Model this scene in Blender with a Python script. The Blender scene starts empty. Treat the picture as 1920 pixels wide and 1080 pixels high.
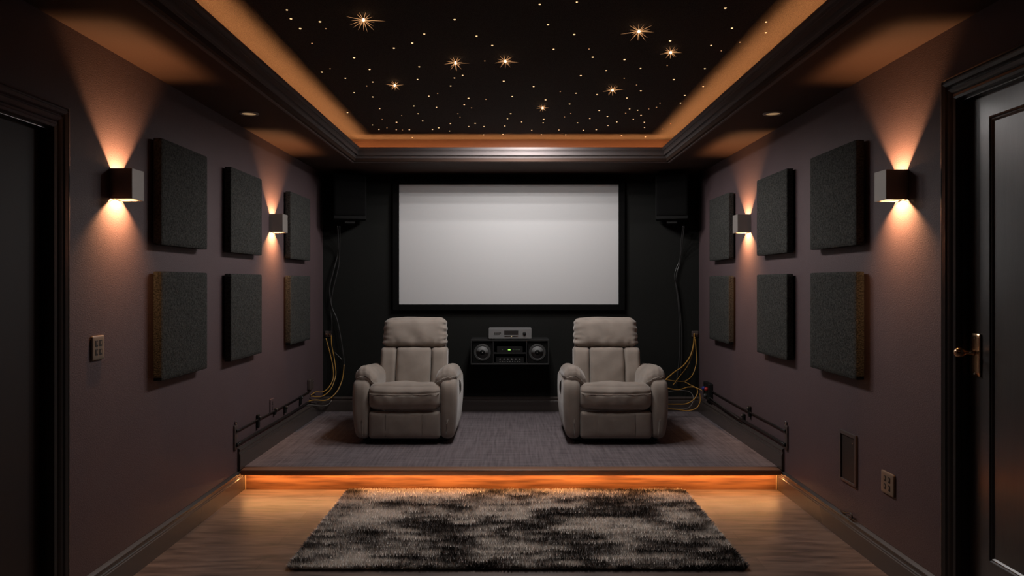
import bpy, math, random
from mathutils import Vector, noise
random.seed(7)
sc = bpy.context.scene
C = sc.collection
PI = math.pi
F = 1340.0            # focal length in pixels of the 1920 wide frame
EYE = 1.46            # eye height
HX = 1.90             # half width of the room
YB = 7.22             # far wall
YN = -1.3             # wall behind the viewer
SOF = 2.56            # soffit height
CEI = 2.78            # tray ceiling height
PZ = 0.16             # platform height
PY = 4.955             # platform front edge

def at(px, py, Y):
    """a point seen at (px, py) lying at depth Y"""
    return Vector(((px - 958) * Y / F, Y, EYE - (py - 530) * Y / F))

# ------------------------------------------------------------------ materials
def new_mat(name):
    m = bpy.data.materials.new(name); m.use_nodes = True
    nt = m.node_tree; nt.nodes.clear()
    out = nt.nodes.new('ShaderNodeOutputMaterial')
    b = nt.nodes.new('ShaderNodeBsdfPrincipled')
    nt.links.new(b.outputs[0], out.inputs[0])
    return m, nt, b

def mat(name, col, rough=0.5, metal=0.0, noise_scale=0, noise_amt=0.0, bump=0.0, bump_scale=200, stretch=(1, 1, 1),
        sheen=0.0, coat=0.0, detail=4, spec=0.5):
    m, nt, b = new_mat(name)
    b.inputs['Base Color'].default_value = (*col, 1)
    b.inputs['Roughness'].default_value = rough
    b.inputs['Metallic'].default_value = metal
    b.inputs['Specular IOR Level'].default_value = spec
    if sheen: b.inputs['Sheen Weight'].default_value = sheen; b.inputs['Sheen Roughness'].default_value = 0.5
    if coat: b.inputs['Coat Weight'].default_value = coat; b.inputs['Coat Roughness'].default_value = 0.15
    if noise_scale or bump:
        tc = nt.nodes.new('ShaderNodeTexCoord'); mp = nt.nodes.new('ShaderNodeMapping')
        mp.inputs['Scale'].default_value = stretch
        nt.links.new(tc.outputs['Object'], mp.inputs[0])
    if noise_scale:
        n = nt.nodes.new('ShaderNodeTexNoise'); n.inputs['Scale'].default_value = noise_scale; n.inputs['Detail'].default_value = detail
        nt.links.new(mp.outputs[0], n.inputs[0])
        r = nt.nodes.new('ShaderNodeMapRange')
        r.inputs[1].default_value = 0.3; r.inputs[2].default_value = 0.7
        r.inputs[3].default_value = 1 - noise_amt; r.inputs[4].default_value = 1 + noise_amt
        nt.links.new(n.outputs[0], r.inputs[0])
        mx = nt.nodes.new('ShaderNodeVectorMath'); mx.operation = 'SCALE'; mx.inputs[0].default_value = col
        nt.links.new(r.outputs[0], mx.inputs['Scale'])
        nt.links.new(mx.outputs[0], b.inputs['Base Color'])
    if bump:
        n2 = nt.nodes.new('ShaderNodeTexNoise'); n2.inputs['Scale'].default_value = bump_scale; n2.inputs['Detail'].default_value = 3
        nt.links.new(mp.outputs[0], n2.inputs[0])
        bp = nt.nodes.new('ShaderNodeBump'); bp.inputs['Strength'].default_value = bump; bp.inputs['Distance'].default_value = 0.004
        nt.links.new(n2.outputs[0], bp.inputs['Height']); nt.links.new(bp.outputs[0], b.inputs['Normal'])
    return m

def emit(name, col, strength, sample=True):
    m = bpy.data.materials.new(name); m.use_nodes = True
    nt = m.node_tree; nt.nodes.clear()
    out = nt.nodes.new('ShaderNodeOutputMaterial'); e = nt.nodes.new('ShaderNodeEmission')
    e.inputs[0].default_value = (*col, 1); e.inputs[1].default_value = strength
    nt.links.new(e.outputs[0], out.inputs[0])
    if not sample: m.cycles.emission_sampling = 'NONE'
    return m

M = {}
M['wall'] = mat('plum_paint', (0.100, 0.068, 0.073), 0.6, noise_scale=3, noise_amt=0.05, bump=0.35, bump_scale=160, spec=0.3)
M['back'] = mat('black_paint', (0.012, 0.0125, 0.0115), 0.75, noise_scale=2, noise_amt=0.1, bump=0.1, bump_scale=120, spec=0.15)
M['soffit'] = mat('brown_ceiling_paint', (0.052, 0.030, 0.022), 0.75, bump=0.15, bump_scale=160, spec=0.2)
M['star_ceiling'] = mat('speckled_black_ceiling', (0.050, 0.044, 0.040), 0.95, noise_scale=260, noise_amt=0.55, bump=0.6, bump_scale=240, spec=0.1, detail=2)
M['crown'] = mat('dark_satin_trim', (0.145, 0.126, 0.124), 0.75, spec=0.12)
M['base'] = mat('dark_satin_baseboard', (0.062, 0.050, 0.045), 0.27, spec=0.5)
M['gloss'] = mat('black_gloss_paint', (0.020, 0.018, 0.018), 0.32, coat=0.8, spec=1.0)
M['casing'] = mat('dark_satin_casing', (0.055, 0.051, 0.050), 0.28, coat=0.5, spec=0.8)
M['door'] = mat('black_brushed_door', (0.034, 0.031, 0.030), 0.29, coat=0.4, noise_scale=6, noise_amt=0.15, bump=0.07, bump_scale=60, stretch=(1, 8, 0.6), spec=1.0)
M['doorplain'] = mat('dark_brown_door', (0.024, 0.017, 0.016), 0.6, spec=0.3)
M['panel'] = mat('charcoal_felt', (0.048, 0.048, 0.045), 0.95, noise_scale=105, noise_amt=0.6, bump=1.0, bump_scale=160, spec=0.05)
M['screen'] = mat('matte_white_screen', (0.60, 0.60, 0.605), 0.9, spec=0.1)
M['velvet'] = mat('black_velvet', (0.004, 0.004, 0.004), 0.9, spec=0.1)
M['uph'] = mat('greige_microfibre', (0.315, 0.268, 0.230), 0.75, noise_scale=9, noise_amt=0.10, bump=0.25, bump_scale=420, sheen=0.35, spec=0.2)
M['thread'] = mat('pale_thread', (0.42, 0.36, 0.31), 0.7)
M['seamdark'] = mat('dark_thread', (0.10, 0.08, 0.07), 0.8)
M['black'] = mat('black_plastic', (0.010, 0.010, 0.010), 0.5, spec=0.3)
M['blackcab'] = mat('black_laminate', (0.020, 0.020, 0.020), 0.45, spec=0.4)
M['speaker'] = mat('black_speaker_vinyl', (0.0045, 0.0045, 0.0045), 0.6, spec=0.15)
M['cone'] = mat('grey_paper_cone', (0.20, 0.20, 0.20), 0.6)
M['rubber'] = mat('black_rubber', (0.05, 0.05, 0.05), 0.4)
M['silver'] = mat('brushed_silver', (0.24, 0.24, 0.24), 0.4, 0.3)
M['chrome'] = mat('chrome', (0.75, 0.73, 0.7), 0.2, 1.0)
M['sconce'] = mat('brushed_nickel', (0.27, 0.245, 0.225), 0.45, 0.35, noise_scale=4, noise_amt=0.05)
M['sconce_in'] = mat('warm_inner_metal', (0.40, 0.33, 0.25), 0.6)
M['brass'] = mat('aged_brass', (0.62, 0.40, 0.24), 0.24, 1.0)
M['plate'] = mat('beige_plate', (0.19, 0.145, 0.105), 0.45)
M['platedark'] = mat('brown_plate', (0.075, 0.055, 0.050), 0.5)
M['slot'] = mat('dark_slot', (0.012, 0.009, 0.008), 0.6)
M['conduit'] = mat('dark_conduit', (0.012, 0.010, 0.010), 0.4)
M['yellow'] = mat('ochre_cable_jacket', (0.50, 0.27, 0.055), 0.4)
M['greycable'] = mat('grey_cable_jacket', (0.16, 0.15, 0.14), 0.45)
M['blackcable'] = mat('black_cable_jacket', (0.035, 0.035, 0.035), 0.35)
M['red'] = mat('red_plug', (0.35, 0.02, 0.02), 0.4)
M['blue'] = mat('blue_plug', (0.02, 0.035, 0.25), 0.4)
M['nosing'] = mat('dark_walnut_nosing', (0.30, 0.155, 0.095), 0.35, noise_scale=12, noise_amt=0.2, stretch=(0.1, 1, 1))
M['ochrewood'] = mat('pale_end_strip', (0.45, 0.32, 0.2), 0.5)
AMB = (1.0, 0.40, 0.135)
M['led'] = emit('amber_led', AMB, 50)
M['led2'] = emit('amber_led_step', (1.0, 0.45, 0.15), 72)
M['star'] = emit('warm_star', (1.0, 0.60, 0.29), 1.5, False)
M['stardim'] = emit('dim_star', (1.0, 0.50, 0.22), 0.6, False)
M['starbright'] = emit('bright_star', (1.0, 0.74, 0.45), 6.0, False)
M['flareray'] = emit('flare_ray', (1.0, 0.48, 0.20), 0.75, False)  # glow of the lens flare around the bright stars
M['bulb'] = emit('warm_lens', (1.0, 0.62, 0.30), 1.6, False)
M['softlens'] = emit('soft_lens', (1, .62, .32), .28, False)
M['green'] = emit('green_display', (0.45, 1.0, 0.15), 1.1, False)
M['greendim'] = emit('dim_readout', (0.35, 0.45, 0.32), 0.12, False)
M['amberdim'] = emit('amber_readout', (1.0, 0.75, 0.4), 0.5, False)

# floor: grey-brown boards running across the room
def floor_mat():
    m, nt, b = new_mat('grey_brown_boards')
    L = nt.links.new; N = nt.nodes.new
    tc = N('ShaderNodeTexCoord')
    mp = N('ShaderNodeMapping'); mp.inputs['Scale'].default_value = (1.6, 10, 1); L(tc.outputs['Object'], mp.inputs[0])
    n = N('ShaderNodeTexNoise'); n.inputs['Scale'].default_value = 2.2; n.inputs['Detail'].default_value = 9; n.inputs['Distortion'].default_value = 0.6
    L(mp.outputs[0], n.inputs[0])
    br = N('ShaderNodeTexBrick'); br.inputs['Scale'].default_value = 1.0
    br.inputs['Brick Width'].default_value = 1.3; br.inputs['Row Height'].default_value = 0.19
    br.inputs['Mortar Size'].default_value = 0.0022; br.inputs['Mortar Smooth'].default_value = 0.4
    br.inputs['Color1'].default_value = (0.86, 0.86, 0.86, 1); br.inputs['Color2'].default_value = (1.1, 1.1, 1.1, 1); br.inputs['Mortar'].default_value = (0.72, 0.7, 0.7, 1)
    L(tc.outputs['Object'], br.inputs[0])
    cr = N('ShaderNodeValToRGB'); e = cr.color_ramp.elements
    e[0].position = 0.33; e[0].color = (0.092, 0.067, 0.058, 1)
    e[1].position = 0.66; e[1].color = (0.235, 0.172, 0.142, 1)
    L(n.outputs[0], cr.inputs[0])
    mx = N('ShaderNodeVectorMath'); mx.operation = 'MULTIPLY'; L(cr.outputs[0], mx.inputs[0]); L(br.outputs[0], mx.inputs[1])
    L(mx.outputs[0], b.inputs['Base Color'])
    b.inputs['Roughness'].default_value = 0.42
    bp = N('ShaderNodeBump'); bp.inputs['Strength'].default_value = 0.2; bp.inputs['Distance'].default_value = 0.004
    L(n.outputs[0], bp.inputs['Height']); L(bp.outputs[0], b.inputs['Normal'])
    return m
M['floor'] = floor_mat()

def riser_mat():
    m, nt, b = new_mat('oiled_oak_planks')
    L = nt.links.new; N = nt.nodes.new
    tc = N('ShaderNodeTexCoord')
    mp = N('ShaderNodeMapping'); mp.inputs['Scale'].default_value = (2.5, 1, 45); L(tc.outputs['Object'], mp.inputs[0])
    n = N('ShaderNodeTexNoise'); n.inputs['Scale'].default_value = 1.5; n.inputs['Detail'].default_value = 6; L(mp.outputs[0], n.inputs[0])
    n2 = N('ShaderNodeTexNoise'); n2.inputs['Scale'].default_value = 3.1; n2.inputs['Detail'].default_value = 2
    mp2 = N('ShaderNodeMapping'); mp2.inputs['Scale'].default_value = (1, 1, 9); L(tc.outputs['Object'], mp2.inputs[0]); L(mp2.outputs[0], n2.inputs[0])
    ad = N('ShaderNodeMath'); ad.operation = 'MULTIPLY_ADD'; ad.inputs[1].default_value = 0.5; L(n.outputs[0], ad.inputs[0])
    h = N('ShaderNodeMath'); h.operation = 'MULTIPLY'; h.inputs[1].default_value = 0.5; L(n2.outputs[0], h.inputs[0]); L(h.outputs[0], ad.inputs[2])
    cr = N('ShaderNodeValToRGB'); e = cr.color_ramp.elements
    e[0].position = 0.36; e[0].color = (0.085, 0.032, 0.012, 1)
    e[1].position = 0.62; e[1].color = (0.27, 0.125, 0.055, 1)
    L(ad.outputs[0], cr.inputs[0]); L(cr.outputs[0], b.inputs['Base Color'])
    b.inputs['Roughness'].default_value = 0.5
    return m
M['riser'] = riser_mat()

def carpet_mat():
    m, nt, b = new_mat('heather_grey_carpet')
    L = nt.links.new; N = nt.nodes.new
    tc = N('ShaderNodeTexCoord')
    mp = N('ShaderNodeMapping'); mp.inputs['Scale'].default_value = (60, 3.0, 1); L(tc.outputs['Object'], mp.inputs[0])
    n = N('ShaderNodeTexNoise'); n.inputs['Scale'].default_value = 1; n.inputs['Detail'].default_value = 5; L(mp.outputs[0], n.inputs[0])
    mp2 = N('ShaderNodeMapping'); mp2.inputs['Scale'].default_value = (4, 70, 1); L(tc.outputs['Object'], mp2.inputs[0])
    n2 = N('ShaderNodeTexNoise'); n2.inputs['Scale'].default_value = 1; n2.inputs['Detail'].default_value = 4; L(mp2.outputs[0], n2.inputs[0])
    n3 = N('ShaderNodeTexNoise'); n3.inputs['Scale'].default_value = 350; L(tc.outputs['Object'], n3.inputs[0])
    a = N('ShaderNodeMath'); a.operation = 'ADD'; L(n.outputs[0], a.inputs[0]); L(n2.outputs[0], a.inputs[1])
    a2 = N('ShaderNodeMath'); a2.operation = 'ADD'; L(a.outputs[0], a2.inputs[0]); L(n3.outputs[0], a2.inputs[1])
    d = N('ShaderNodeMapRange'); d.inputs[1].default_value = 1.1; d.inputs[2].default_value = 1.9; L(a2.outputs[0], d.inputs[0])
    cr = N('ShaderNodeValToRGB'); e = cr.color_ramp.elements
    e[0].color = (0.100, 0.083, 0.090, 1); e[1].color = (0.245, 0.210, 0.222, 1)
    L(d.outputs[0], cr.inputs[0]); L(cr.outputs[0], b.inputs['Base Color'])
    b.inputs['Roughness'].default_value = 0.95; b.inputs['Specular IOR Level'].default_value = 0.1
    bp = N('ShaderNodeBump'); bp.inputs['Strength'].default_value = 0.5; bp.inputs['Distance'].default_value = 0.004
    L(a2.outputs[0], bp.inputs['Height']); L(bp.outputs[0], b.inputs['Normal'])
    return m
M['carpet'] = carpet_mat()

def rug_mat():
    m, nt, b = new_mat('mottled_charcoal_pile')
    L = nt.links.new; N = nt.nodes.new
    tc = N('ShaderNodeTexCoord')
    def nz(scale, st, det, dist=0.0):
        mp = N('ShaderNodeMapping'); mp.inputs['Scale'].default_value = st; L(tc.outputs['Object'], mp.inputs[0])
        n = N('ShaderNodeTexNoise'); n.inputs['Scale'].default_value = scale; n.inputs['Detail'].default_value = det; n.inputs['Distortion'].default_value = dist
        L(mp.outputs[0], n.inputs[0]); return n
    a = nz(1.25, (1.3, 2.2, 0), 3, 0.3); c = nz(2.0, (2.2, 13, 0), 5, 0.5); d = nz(9, (5.0, 1.2, 0), 3)
    s1 = N('ShaderNodeMath'); s1.operation = 'MULTIPLY_ADD'; s1.inputs[1].default_value = 1.25; L(a.outputs[0], s1.inputs[0])
    s0 = N('ShaderNodeMath'); s0.operation = 'MULTIPLY_ADD'; s0.inputs[1].default_value = 1.25; L(c.outputs[0], s0.inputs[0])
    s2 = N('ShaderNodeMath'); s2.operation = 'MULTIPLY'; s2.inputs[1].default_value = 0.3; L(d.outputs[0], s2.inputs[0])
    L(s2.outputs[0], s0.inputs[2]); L(s0.outputs[0], s1.inputs[2])
    r = N('ShaderNodeMapRange'); r.inputs[1].default_value = 1.19; r.inputs[2].default_value = 1.53; L(s1.outputs[0], r.inputs[0])
    cr = N('ShaderNodeValToRGB'); e = cr.color_ramp.elements
    e[0].color = (0.075, 0.066, 0.062, 1); e[1].color = (0.90, 0.85, 0.80, 1)
    k = cr.color_ramp.elements.new(0.45); k.color = (0.26, 0.24, 0.225, 1)
    L(r.outputs[0], cr.inputs[0]); L(cr.outputs[0], b.inputs['Base Color'])
    b.inputs['Roughness'].default_value = 0.8; b.inputs['Specular IOR Level'].default_value = 0.2
    return m
M['rug'] = rug_mat()

# ------------------------------------------------------------------ mesh helpers
class MB:
    def __init__(s): s.v = []; s.f = []
    def add(s, vs, fs):
        o = len(s.v); s.v += [tuple(v) for v in vs]; s.f += [tuple(i + o for i in f) for f in fs]; return s
    def box(s, x0, x1, y0, y1, z0, z1):
        x0, x1 = min(x0, x1), max(x0, x1); y0, y1 = min(y0, y1), max(y0, y1); z0, z1 = min(z0, z1), max(z0, z1)
        v = [(x0,y0,z0),(x1,y0,z0),(x1,y1,z0),(x0,y1,z0),(x0,y0,z1),(x1,y0,z1),(x1,y1,z1),(x0,y1,z1)]
        return s.add(v, [(0,3,2,1),(4,5,6,7),(0,1,5,4),(1,2,6,5),(2,3,7,6),(3,0,4,7)])
    def lathe(s, prof, origin, axis='Z', seg=32):
        """prof: (radius, height) pairs, turned about an axis through origin"""
        o = Vector(origin); vs = []
        for r, h in prof:
            for k in range(seg):
                a = 2 * PI * k / seg; c, d = r * math.cos(a), r * math.sin(a)
                p = {'Z': (c, d, h), 'Y': (c, h, d), 'X': (h, c, d)}[axis]
                vs.append(o + Vector(p))
        fs = [(i*seg+k, i*seg+(k+1) % seg, (i+1)*seg+(k+1) % seg, (i+1)*seg+k) for i in range(len(prof)-1) for k in range(seg)]
        fs.append(tuple(range(seg))[::-1]); fs.append(tuple((len(prof)-1)*seg + k for k in range(seg)))
        return s.add(vs, fs)
    def tube(s, pts, r, seg=8, n=6):
        P = spline(pts, n); vs = []; up = Vector((0, 0, 1)); N = len(P)
        t0 = (P[1] - P[0]).normalized()
        a = t0.cross(up) if abs(t0.z) < 0.95 else t0.cross(Vector((0, 1, 0))); a.normalize()
        for i, p in enumerate(P):
            t = (P[min(i+1, N-1)] - P[max(i-1, 0)]).normalized()
            a = (a - t * a.dot(t)).normalized(); b = t.cross(a)
            for k in range(seg):
                q = 2 * PI * k / seg; vs.append(p + a * (r * math.cos(q)) + b * (r * math.sin(q)))
        fs = [(i*seg+k, i*seg+(k+1) % seg, (i+1)*seg+(k+1) % seg, (i+1)*seg+k) for i in range(N-1) for k in range(seg)]
        fs.append(tuple(range(seg))[::-1]); fs.append(tuple((N-1)*seg + k for k in range(seg)))
        return s.add(vs, fs)
    def soft(s, x0, x1, y0, y1, z0, z1, r, n=16, fn=None):
        """box with rounded edges; fn(p, u) moves each point, u = position in -1..1"""
        h = Vector(((x1-x0)/2, (y1-y0)/2, (z1-z0)/2)); c = Vector(((x0+x1)/2, (y0+y1)/2, (z0+z1)/2))
        ts = [(-1 + 2*i/n) for i in range(n+1)]
        ts = [math.copysign(1 - (1-abs(t))**1.35, t) if t else 0 for t in ts]
        idx = {}; vs = []; fs = []
        def key(i, j, k):
            q = (i, j, k)
            if q not in idx:
                u = Vector((ts[i], ts[j], ts[k])); p = Vector((u.x*h.x, u.y*h.y, u.z*h.z))
                inn = Vector([max(-(h[a]-r), min(h[a]-r, p[a])) for a in range(3)])
                d = p - inn
                if d.length > 1e-9: p = inn + d.normalized() * r * (1 if max(abs(d[a]) for a in range(3)) >= r - 1e-6 else d.length / r)
                p = p + c
                if fn: p = fn(p, u)
                idx[q] = len(vs); vs.append(p)
            return idx[q]
        for a in range(n):
            for b in range(n):
                fs.append((key(a,b,0), key(a,b+1,0), key(a+1,b+1,0), key(a+1,b,0)))
                fs.append((key(a,b,n), key(a+1,b,n), key(a+1,b+1,n), key(a,b+1,n)))
                fs.append((key(a,0,b), key(a+1,0,b), key(a+1,0,b+1), key(a,0,b+1)))
                fs.append((key(a,n,b), key(a,n,b+1), key(a+1,n,b+1), key(a+1,n,b)))
                fs.append((key(0,a,b), key(0,a,b+1), key(0,a+1,b+1), key(0,a+1,b)))
                fs.append((key(n,a,b), key(n,a+1,b), key(n,a+1,b+1), key(n,a,b+1)))
        return s.add(vs, fs)
    def build(s, name, m, parent=None, smooth=False, bevel=0.0, loc=None):
        me = bpy.data.meshes.new(name)
        vs = s.v
        if loc is not None: vs = [(v[0]-loc[0], v[1]-loc[1], v[2]-loc[2]) for v in vs]
        me.from_pydata(vs, [], s.f); me.update()
        me.materials.append(m)
        if smooth:
            me.polygons.foreach_set('use_smooth', [True]*len(me.polygons))
        o = bpy.data.objects.new(name, me); C.objects.link(o)
        if loc is not None: o.location = loc
        if parent: o.parent = parent
        if bevel:
            bv = o.modifiers.new('bevel', 'BEVEL'); bv.width = bevel; bv.segments = 3; bv.limit_method = 'ANGLE'; bv.angle_limit = 0.6
            if smooth is None: pass
        return o

def spline(pts, n):
    P = [Vector(p) for p in pts]
    if len(P) == 2 or n <= 1: return P
    out = []
    for i in range(len(P)-1):
        p0 = P[max(i-1, 0)]; p1 = P[i]; p2 = P[i+1]; p3 = P[min(i+2, len(P)-1)]
        for k in range(n):
            t = k / n
            out.append(0.5*((2*p1) + (p2-p0)*t + (2*p0-5*p1+4*p2-p3)*t*t + (3*p1-p0-3*p2+p3)*t**3))
    out.append(P[-1]); return out

def tag(o, label=None, cat=None, group=None, kind=None):
    if label: o['label'] = label
    if cat: o['category'] = cat
    if group: o['group'] = group
    if kind: o['kind'] = kind
    return o
def empty(name, loc, label, cat, group=None, rz=0):
    o = bpy.data.objects.new(name, None); C.objects.link(o); o.location = loc; o.rotation_euler = (0, 0, rz)
    o.empty_display_size = 0.1
    return tag(o, label, cat, group)
def struct(o): o['kind'] = 'structure'; return o
def smooth_by_angle(o):
    me = o.data
    me.polygons.foreach_set('use_smooth', [True]*len(me.polygons))
    try: me.set_sharp_from_angle(angle=math.radians(35))
    except Exception: pass
    return o

# ------------------------------------------------------------------ room shell
DR0, DR1, DRZ = 2.00, 3.012, 2.235      # right doorway (near, far, head)
DL0, DL1, DLZ = 1.95, 2.933, 2.10      # left doorway
struct(MB().box(-HX-.2, HX+.2, YN-.15, YB+.15, -.1, 0).build('floor', M['floor']))
def side_wall(sx, d0, d1, dz, name):
    a, b = sx*HX, sx*(HX+.18)
    w = MB().box(a, b, YN, d0, 0, SOF+.3).box(a, b, d1, YB, 0, SOF+.3).box(a, b, d0, d1, dz, SOF+.3)
    return struct(w.build(name, M['wall']))
side_wall(1, DR0, DR1, DRZ, 'wall_right'); side_wall(-1, DL0, DL1, DLZ, 'wall_left')
struct(MB().box(-HX-.18, HX+.18, YB, YB+.15, 0, SOF+.3).build('wall_back', M['back']))
struct(MB().box(-HX-.18, HX+.18, YN-.15, YN, 0, SOF+.3).build('wall_front', M['wall']))

# tray: lip rectangle
LX, LY0, LY1 = 1.362, 0.9, 6.44
def ring(prof):
    """sweep a profile (offset outward, z) round the tray with mitred corners"""
    vs = []; n = len(prof)
    for o, z in prof:
        x = LX + o; vs += [(-x, LY0-o, z), (x, LY0-o, z), (x, LY1+o, z), (-x, LY1+o, z)]
    fs = [(i*4+k, i*4+(k+1) % 4, (i+1)*4+(k+1) % 4, (i+1)*4+k) for i in range(n-1) for k in range(4)]
    return vs, fs
REC = 0.15
cm = MB()
o = .05
X = LX + o
for b in ((-HX, -X, YN, YB), (X, HX, YN, YB), (-X, X, YN, LY0-o), (-X, X, LY1+o, YB)):
    cm.box(b[0], b[1], b[2], b[3], SOF, SOF+.05)
ceiling = struct(cm.build('ceiling', M['soffit']))
up = MB(); up.add(*ring([(.05, SOF+.05), (REC, SOF+.05), (REC, CEI+.02)]))
up.build('cove_upstand', M['soffit'], ceiling)
MB().box(-LX-REC-.03, LX+REC+.03, LY0-REC-.03, LY1+REC+.03, CEI, CEI+.06).build('star_ceiling_panel', M['star_ceiling'], ceiling)
crown = MB(); crown.add(*ring([(.09, SOF+.002), (.09, SOF-.006), (.074, SOF-.006), (.070, SOF+.002), (.052, SOF+.028), (.046, SOF+.030), (.044, SOF+.040), (.040, SOF+.043),
    (.034, SOF+.062), (.026, SOF+.074), (.015, SOF+.080), (.015, SOF+.088), (.008, SOF+.090), (.004, SOF+.097), (0, SOF+.100), (0, SOF+.118), (.004, SOF+.121), (.018, SOF+.121), (.018, SOF+.051)]))
struct(smooth_by_angle(crown.build('trim_1', M['crown'])))

# amber strip lying in the cove, one long run round the tray
ls = MB(); zz = SOF+.082
A, Bo = .045, .075
ls.box(-LX-Bo, -LX-A, LY0-Bo, LY1+Bo, zz-.006, zz).box(LX+A, LX+Bo, LY0-Bo, LY1+Bo, zz-.006, zz)
ls.box(-LX-A, LX+A, LY0-Bo, LY0-A, zz-.006, zz).box(-LX-A, LX+A, LY1+A, LY1+Bo, zz-.006, zz)
cove = tag(ls.build('led_strip', M['led']), 'amber light strip hidden behind the crown moulding around the star ceiling', 'strip light')
bk = MB()
bk.box(-LX-Bo, -LX-A, LY0-Bo, LY1+Bo, SOF+.05, zz-.006).box(LX+A, LX+Bo, LY0-Bo, LY1+Bo, SOF+.05, zz-.006)
bk.box(-LX-A, LX+A, LY0-Bo, LY0-A, SOF+.05, zz-.006).box(-LX-A, LX+A, LY1+A, LY1+Bo, SOF+.05, zz-.006)
bk.build('mounting_channel', M['crown'], cove)

# baseboards: moulded profile (protrusion, z above base)
BP = [(0, 0), (.020, 0), (.020, .098), (.017, .102), (.017, .108), (.013, .113), (.013, .124), (.018, .130), (.018, .137), (.009, .146), (.004, .150), (0, .150)]
def skirting(name, sx, y0, y1, z):
    n = len(BP); vs = []
    for y in (y0, y1):
        vs += [(sx*(HX-p), y, z+h) for p, h in BP]
    fs = [(i, (i+1) % n, n+(i+1) % n, n+i) for i in range(n)] + [tuple(range(n))[::-1], tuple(range(n, 2*n))]
    m = MB(); m.add(vs, fs); return struct(smooth_by_angle(m.build(name, M['base'])))
skirting('baseboard_left', -1, DL1+.103, PY+.099, 0); skirting('baseboard_right', 1, DR1+.103, PY+.099, 0)
skirting('baseboard_left_near', -1, YN, DL0-.103, 0); skirting('baseboard_right_near', 1, YN, DR0-.103, 0)
skirting('baseboard_left_platform', -1, PY+.01, YB-.02, PZ); skirting('baseboard_right_platform', 1, PY+.01, YB-.02, PZ)
n = len(BP); m = MB(); vs = []
for x in (-HX, HX): vs += [(x, YB-p, PZ+h*1.0) for p, h in BP]
m.add(vs, [(i, (i+1) % n, n+(i+1) % n, n+i) for i in range(n)] + [tuple(range(n))[::-1], tuple(range(n, 2*n))])
struct(smooth_by_angle(m.build('baseboard_back', M['base'])))

# ------------------------------------------------------------------ doors
# casing profile across its width: (distance from opening, protrusion)
CP = [(0, 0), (0, .026), (.010, .030), (.016, .024), (.024, .022), (.030, .014), (.036, .024), (.048, .030), (.054, .020), (.060, .018), (.066, .030), (.078, .036), (.084, .024), (.090, .024), (.094, .030), (.100, .028), (.102, 0)]
def door(name, sx, y0, y1, dz, leafX, leafm, casm, panelled):
    r = struct(MB().box(sx*leafX, sx*(leafX+.042), y0+.002, y1-.004, .006, dz-.004).build(name, leafm, bevel=.002))
    # jamb lining with a stop
    j = MB(); t = .012
    j.box(sx*(HX-.001), sx*(HX+.18), y1-t*0, y1+.02, 0, dz+.02) if False else None
    j.box(sx*(HX-.002), sx*(leafX-.001), y1-.010, y1-.0005, 0, dz).box(sx*(HX-.002), sx*(leafX-.001), y0+.0005, y0+.010, 0, dz)
    j.box(sx*(HX-.002), sx*(leafX-.001), y0+.010, y1-.010, dz-.010, dz-.0005)
    j.build('jamb', M['gloss'], r)
    n = len(CP); loops = []
    for (yy, zz_, sy, sz) in ((y1, 0, 1, 0), (y1, dz, 1, 1), (y0, dz, -1, 1), (y0, 0, -1, 0)):
        loops.append([(sx*(HX-p), yy+sy*w, zz_+sz*w) for w, p in CP])
    for k, nm, mm in ((0, 'side_casing', casm), (1, 'head_casing', casm if panelled else M['wall']), (2, 'side_casing', casm)):
        c = MB(); c.add(loops[k]+loops[k+1], [(i, (i+1) % n, n+(i+1) % n, n+i) for i in range(n)] + [tuple(range(n)), tuple(range(n, 2*n))[::-1]])
        smooth_by_angle(c.build(nm, mm, r))
    return r
d1 = door('door_1', 1, DR0, DR1, DRZ, 1.926, M['door'], M['casing'], True)
# raised mouldings framing the panels of the right hand door
def panel_frame(parent, X, ya, yb, za, zb):
    P = [(0, 0), (.004, .007), (.010, .009), (.014, .004), (.020, .006), (.026, 0)]
    c = MB(); n = len(P); loops = []
    for yy, z_, sy, sz in ((ya, za, 1, 1), (yb, za, -1, 1), (yb, zb, -1, -1), (ya, zb, 1, -1)):
        loops.append([(X-p, yy+sy*w, z_+sz*w) for w, p in P])
    vs = [v for l in loops for v in l]
    fs = [(a*n+i, a*n+i+1, ((a+1) % 4)*n+i+1, ((a+1) % 4)*n+i) for a in range(4) for i in range(n-1)]
    c.add(vs, fs); return c.build('panel_moulding', M['gloss'], parent)
panel_frame(d1, 1.926, DR0+.12, 2.872, .335, 2.13)
hp = MB().soft(1.918, 1.926, 2.925, 2.990, 1.072, 1.250, .0035, 6).build('handle_plate', M['brass'], d1, smooth=True)
hk = MB().lathe([(.012, 1.919), (.013, 1.913), (.008, 1.908), (.008, 1.885), (.013, 1.878), (.019, 1.868), (.021, 1.858), (.017, 1.847), (.009, 1.841), (.001, 1.840)], (0, 2.965, 1.170), 'X', 24).build('door_knob', M['brass'], d1, smooth=True)
sw = MB()
for z in (1.082, 1.230): 
    MB().lathe([(.004, 1.919), (.004, 1.9167), (.001, 1.916)], (0, 2.958, z), 'X', 12).build('screw', M['chrome'], d1, smooth=True)
d2 = door('door_2', -1, DL0, DL1, DLZ, 1.925, M['doorplain'], M['casing'], False)

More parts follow.
